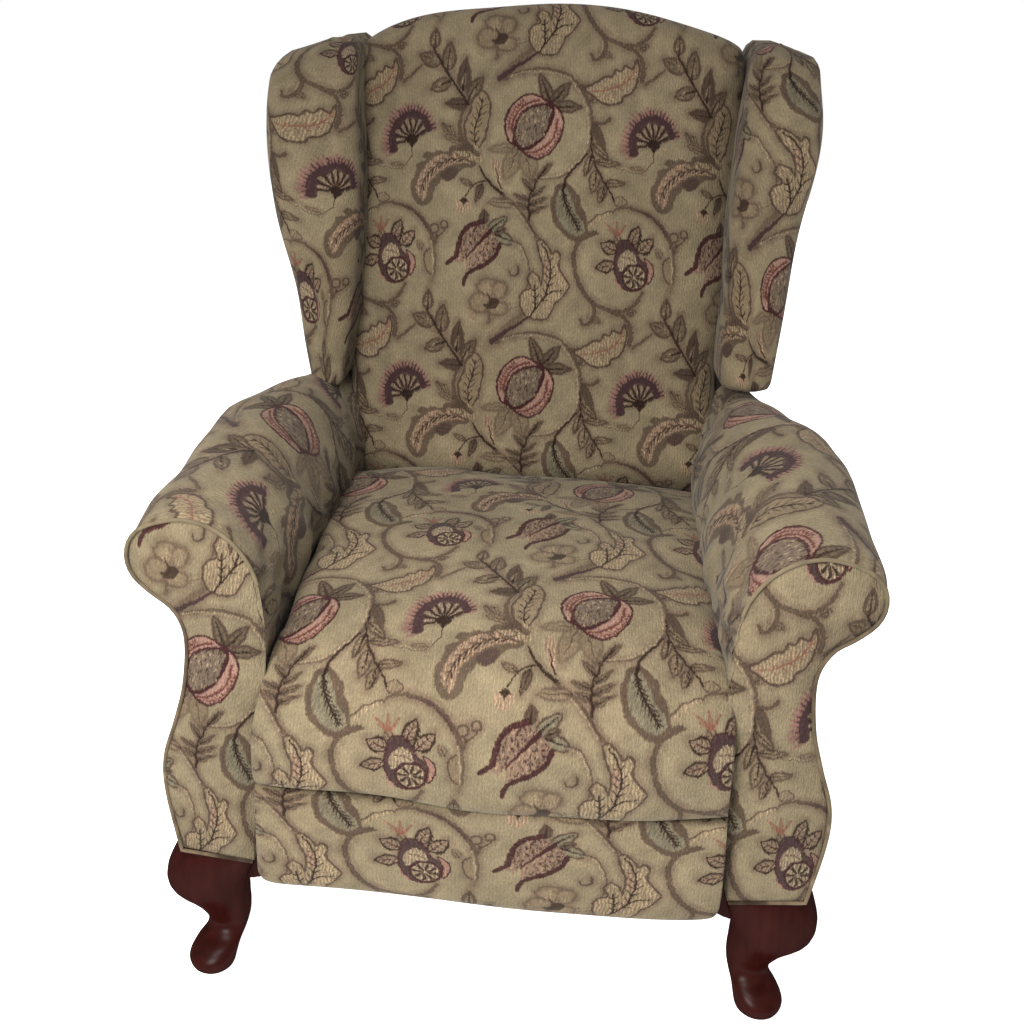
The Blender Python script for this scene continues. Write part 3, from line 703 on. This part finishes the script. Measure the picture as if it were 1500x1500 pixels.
# ---- rolled arms
PROF = [(.278, .157), (.270, .22), (.262, .30), (.255, .37), (.250, .44), (.250, .49), (.259, .545), (.287, .584), (.327, .600),
        (.368, .592), (.389, .576), (.396, .553), (.390, .531), (.372, .512), (.350, .494), (.338, .46), (.344, .40), (.358, .35),
        (.374, .30), (.376, .25), (.365, .166)]
def arm(sd):
    side = 'left' if sd < 0 else 'right'
    prof, L = curve(PROF, 120)
    C0 = np.array([.312, .40])
    ys = np.r_[0.002, .006, .012, .02, np.linspace(.03, .70, 90)]
    R = []
    for y in ys:
        k_ = math.sqrt(max(0, 1 - max(0, 1 - y / .02) ** 2)) if y < .02 else 1
        ins = (1 - k_) * .005
        bow = (.002 if sd < 0 else .013) * math.sin(math.pi * min(1, max(0, y / .46)))
        tap = np.clip((y - .36) / .28, 0, 1) ** 1.3
        q = prof.copy()
        w = np.clip((q[:, 1] - .47) / .06, 0, 1) * np.clip((q[:, 0] - .255) / .06, 0, 1)
        ctr = np.array([.322, .54])
        out = q - C0; out /= np.linalg.norm(out, axis=1, keepdims=True)
        q = q - out * ins
        q[:, 0] += bow * w - tap * .058 * np.clip((q[:, 0] - .26) / .12, 0, 1)
        q[:, 1] -= tap * .022 * np.clip((q[:, 1] - .45) / .12, 0, 1)
        q[:, 1] += (.010 * math.sin(math.pi * min(1, y / .55)) + .004) * np.clip((q[:, 1] - .5) / .08, 0, 1) * (1 if y > .02 else y / .02)
        # padded seat side swells slightly behind the front stump
        q[:, 0] -= .010 * math.sin(math.pi * min(1, y / .6)) * np.exp(-((q[:, 1] - .50) / .05) ** 2) * (q[:, 0] < .30)
        R.append([(a * sd, y, b) for a, b in q])
    P = np.array(R)
    # gathers where the cloth is pulled round the front of the roll, inner side
    yy = P[..., 1]; zz = P[..., 2]; xx = np.abs(P[..., 0])
    g = np.exp(-((yy - .03) / .09) ** 2) * np.exp(-((zz - .50) / .06) ** 2) * (xx < .31)
    fold = np.sin(zz * 210 + yy * 46 + 1.3 * np.sin(yy * 31)) * .0026 + np.sin(zz * 131 - yy * 60) * .0020
    P[..., 0] += -sd * g * fold
    # slack cloth down the seat side of the arm falls into shallow upright pleats
    g2 = np.exp(-((zz - .49) / .05) ** 2) * (xx < .30) * np.clip(yy / .05, 0, 1)
    P[..., 0] += -sd * g2 * (np.sin(yy * 88 + zz * 22 + 2.1 * np.sin(zz * 24)) * .0022 + np.sin(yy * 47 - zz * 30 + 1) * .0018)
    UV = np.stack(np.broadcast_arrays(-sd * ys[:, None], L[None, :]), -1)
    a = sheet('arm', push(P, .0022), UV, M_CLOTH, chair, 'arm_' + side)
    # front stump panel: scanlines between the inner and the outer edge
    top = int(np.argmax(prof[:, 1]))
    inn, outr = prof[:top + 1], prof[top:][::-1]
    zt = prof[top, 1]
    th = np.linspace(0, 1, 70); zl = .158 + (zt - .158) * np.sin(th * math.pi / 2) ** 1.0
    G = []
    for z in zl:
        a0 = np.interp(z, inn[:, 1], inn[:, 0]); a1 = np.interp(z, outr[:, 1], outr[:, 0])
        row = []
        for f in np.linspace(0, 1, 26):
            x = a0 + (a1 - a0) * f
            e = min(f, 1 - f) * (a1 - a0); zb = .158 + .010 * (x - .278) / .087; zq = max(z, zb)
            e = max(0, min(e, (zt - z) * 1.2 + .002, (zq - zb) + .002))
            row.append((x * sd, .004 - .009 * (1 - math.exp(-e / .018)), zq))
        G.append(row)
    G = np.array(G)
    sheet('front_panel', push(G, .0010), G[..., [0, 2]], M_CLOTH, a, 'panel_' + side)
    loop = np.stack([prof[:, 0] * sd, np.full(len(prof), .0015), prof[:, 1]], 1)[45:]
    bot = np.linspace(loop[-1], [.279 * sd, .0015, .1575], 16)[1:]
    tube('piping', np.vstack([loop, bot]), .0022, M_PIPE, a, 'piping', closed=False)
arm(-1); arm(1)

# ---- seat cushion: crowned top turning over a soft front edge
path, pl_ = curve([(.578, .400), (.562, .430), (.535, .447), (.48, .460), (.40, .468), (.28, .474), (.16, .470), (.08, .460), (.02, .437), (-.014, .403), (-.028, .360), (-.0285, .318), (-.026, .296), (-.017, .2865), (.03, .2860)], 90)
s = np.sin(np.linspace(-1, 1, 57) * math.pi / 2)
rows = []
for i, (y, z) in enumerate(path):
    w = np.interp(z, [.29, .35, .42, .46], [.267, .264, .257, .255]) if y < .06 else np.interp(y, [.06, .2, .45, .6], [.253, .251, .262, .266])
    tp = max(0, min(1, (y + .02) / .1)); drop = .045 * float(np.interp(y, [.15, .5], [1, .35]))
    row = []
    for si in s:
        edge = 1 - (1 - min(1, abs(si)) ** 6) ** (1 / 6)
        dz = .010 * (1 - si * si) * tp - drop * edge * tp
        dy = (-.010 * (1 - si * si) + .016 * edge) * (1 - tp)
        row.append((si * w, y + dy, z + dz))
    rows.append(row)
P = np.array(rows)
UV = np.stack(np.broadcast_arrays(s[None, :] * .268, -pl_[:, None]), -1)
sheet('seat_cushion', push(P, .0022), UV, M_CLOTH, chair, 'seat')

# ---- footrest panel below the seat
path, pl_ = curve([(.03, .2825), (-.012, .2825), (-.021, .279), (-.0245, .266), (-.025, .22), (-.022, .164), (-.016, .145), (-.002, .137), (.04, .137)], 50)
rows = []
for i, (y, z) in enumerate(path):
    bz = max(0, 1 - (z - .137) / .03)
    w = .2665 - .020 * (1 - math.sqrt(max(0, 1 - bz * bz)))
    row = []
    for si in s:
        edge = 1 - (1 - min(1, abs(si)) ** 9) ** (1 / 9)
        row.append((si * w, y + .012 * edge - .004 * (1 - si * si), z))
    rows.append(row)
P = np.array(rows)
UV = np.stack(np.broadcast_arrays(s[None, :] * .2665, -pl_[:, None]), -1)
sheet('footrest', push(P, .0018), UV, M_CLOTH, chair, 'footrest')


def block(name, lo, hi, mat, parent, bev=.004):
    import bmesh
    bm = bmesh.new(); bmesh.ops.create_cube(bm, size=1)
    for v_ in bm.verts: v_.co = [(lo[i] + hi[i]) / 2 + v_.co[i] * (hi[i] - lo[i]) for i in range(3)]
    bmesh.ops.bevel(bm, geom=bm.edges[:], offset=bev, segments=2, affect='EDGES')
    me = bpy.data.meshes.new(name); bm.to_mesh(me); bm.free()
    return link(name, me, mat, parent)

for sd in (-1, 1): block('gap_shade_block', (min(.272 * sd, .312 * sd), .63, .48), (max(.272 * sd, .312 * sd), .70, .615), M_DARK, chair)  # dark filler added behind the wing-arm gap, stands in for its shade
block('seat_frame_light_block', (-.27, .035, .172), (.27, .66, .40), M_DARK, chair)  # hidden base frame as a dark box, also there to block light

# ---- cabriole legs
def leg(sd, x0, y0, front):
    # centre line (offset outward along the diagonal, height, half-width, half-depth)
    # (forward, outward, height, half-width) down the S of the leg: knee, ankle, pad
    st = [(.000, .000, .200, .048), (.000, .000, .172, .0485), (.005, .006, .150, .0520), (.010, .015, .124, .0525), (.015, .017, .098, .0470), (.015, .007, .076, .0375),
          (.014, .000, .058, .0310), (.017, -.004, .044, .0262), (.028, -.003, .034, .0248), (.045, .003, .026, .0275), (.056, .007, .015, .0292), (.058, .007, .004, .0262), (.058, .007, .000, .020), (.058, .007, .000, .001)]
    pts, _ = curve(st, 70)
    d = np.array([0, -1. if front else 1., 0]); d /= np.linalg.norm(d); e = np.array([-d[1], d[0], 0])
    ring = np.linspace(0, 2 * np.pi, 37)
    G = []
    for o, ox, z, r in pts:
        z = max(z, 0)
        if sd > 0 and front: o *= 1 - .16 * float(np.clip((.06 - z) / .03, 0, 1))   # this foot is carved a little shorter
        # knee is squarer in plan with a soft ridge to the corner; ankle and pad are round
        kn = np.clip((z - .07) / .07, 0, 1)
        n_ = 2 + 1.2 * kn
        row = []
        for a in ring:
            ca, sa = math.cos(a), math.sin(a)
            wd = d * ca + e * sa
            rr = r / (abs(wd[0]) ** n_ + abs(wd[1]) ** n_) ** (1 / n_)
            tilt = 0.010 * ca * np.clip((.05 - z) / .05, 0, 1) if z < .05 else 0
            kx = ox * sd + (-.007 * np.clip((.17 - z) / .06, 0, 1) if sd < 0 and front else 0)
            row.append(np.array([x0 + kx, y0, 0]) + d * (o + rr * ca) + e * rr * sa + np.array([0, 0, z + max(tilt, 0) * 0]))
        G.append(row)
    G = np.array(G)
    me = bpy.data.meshes.new('leg')
    n, m = G.shape[:2]; m1 = m - 1
    verts = G[:, :m1].reshape(-1, 3)
    faces = [(i * m1 + j, i * m1 + (j + 1) % m1, (i + 1) * m1 + (j + 1) % m1, (i + 1) * m1 + j) for i in range(n - 1) for j in range(m1)]
    me.from_pydata(verts.tolist(), [], faces)
    me.polygons.foreach_set('use_smooth', [True] * len(me.polygons)); me.update()
    return link('leg', me, M_WOOD, chair)
for sd in (-1, 1): leg(sd, .322 * sd, .056, True)
for sd in (-1, 1): leg(sd, .27 * sd, .56, False)
for sd in (-1, 1):                                            # shaped wooden ear between knee and frame
    import bmesh
    bm = bmesh.new()
    out = [(.305, .178), (.238, .178), (.243, .146), (.262, .118), (.285, .106), (.305, .104)]
    a_ = [bm.verts.new((x * sd, .030, z)) for x, z in out]; b_ = [bm.verts.new((x * sd, .078, z)) for x, z in out]
    bm.faces.new(a_); bm.faces.new(b_[::-1])
    for i in range(len(out)): bm.faces.new((a_[i], a_[i - 1], b_[i - 1], b_[i]))
    bmesh.ops.recalc_face_normals(bm, faces=bm.faces[:]); bmesh.ops.bevel(bm, geom=bm.edges[:], offset=.003, segments=2, affect='EDGES')
    me = bpy.data.meshes.new('corner_block'); bm.to_mesh(me); bm.free(); link('corner_block', me, M_WOOD, chair)

# ------------------------------------------------------------------ setting
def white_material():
    m = bpy.data.materials.new('glowing_white'); m.use_nodes = True
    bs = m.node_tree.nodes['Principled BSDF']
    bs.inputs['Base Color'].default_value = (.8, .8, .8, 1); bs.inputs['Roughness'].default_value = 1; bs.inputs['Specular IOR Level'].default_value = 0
    bs.inputs['Emission Color'].default_value = (1, 1, 1, 1); bs.inputs['Emission Strength'].default_value = 1.0  # glow added to the floor so it stays white, without shadow
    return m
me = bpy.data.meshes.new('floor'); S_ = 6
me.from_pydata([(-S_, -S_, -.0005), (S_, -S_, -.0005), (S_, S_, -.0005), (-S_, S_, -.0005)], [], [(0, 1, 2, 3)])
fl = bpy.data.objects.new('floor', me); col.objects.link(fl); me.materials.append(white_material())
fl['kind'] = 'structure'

w = bpy.data.worlds.new('World'); scene.world = w; w.use_nodes = True
bg = w.node_tree.nodes['Background']; bg.inputs[0].default_value = (1, 1, 1, 1); bg.inputs[1].default_value = 1.0


def lamp(name, loc, aim, size, energy, color=(1, 1, 1)):
    l = bpy.data.lights.new(name, 'AREA'); l.shape = 'RECTANGLE'; l.size, l.size_y = size; l.energy = energy; l.color = color
    o = bpy.data.objects.new(name, l); col.objects.link(o); o.location = loc
    import mathutils
    o.rotation_euler = (mathutils.Vector(aim) - mathutils.Vector(loc)).to_track_quat('-Z', 'Y').to_euler()
    return o
key = lamp('key_lamp', (-.42, -1.12, 1.25), (0, -.05, .36), (.6, .5), 19.5, (1, .97, .93)); key.data.spread = math.radians(110)
ceil = lamp('ceiling_lamp', (-.30, -.62, 2.15), (0, -.02, .45), (.7, .7), 8, (1, .98, .96)); ceil.data.spread = math.radians(75)

# ------------------------------------------------------------------ camera
cam = bpy.data.cameras.new('camera'); co = bpy.data.objects.new('camera', cam); col.objects.link(co)
co.location = (0.0748, -1.1090, 1.1259)
co.rotation_euler = (1.153773, -0.020065, 0.101790)
cam.sensor_width = 36; cam.lens = 36 * 1764.966 / 1500
cam.shift_x = 61.040 / 1500; cam.shift_y = -3.588 / 1500
cam.clip_start = .05; cam.clip_end = 100
scene.camera = co

vs = scene.view_settings
vs.view_transform = 'Standard'; vs.look = 'None'; vs.exposure = 0; vs.gamma = 1
scene.render.resolution_x = scene.render.resolution_y = 1024
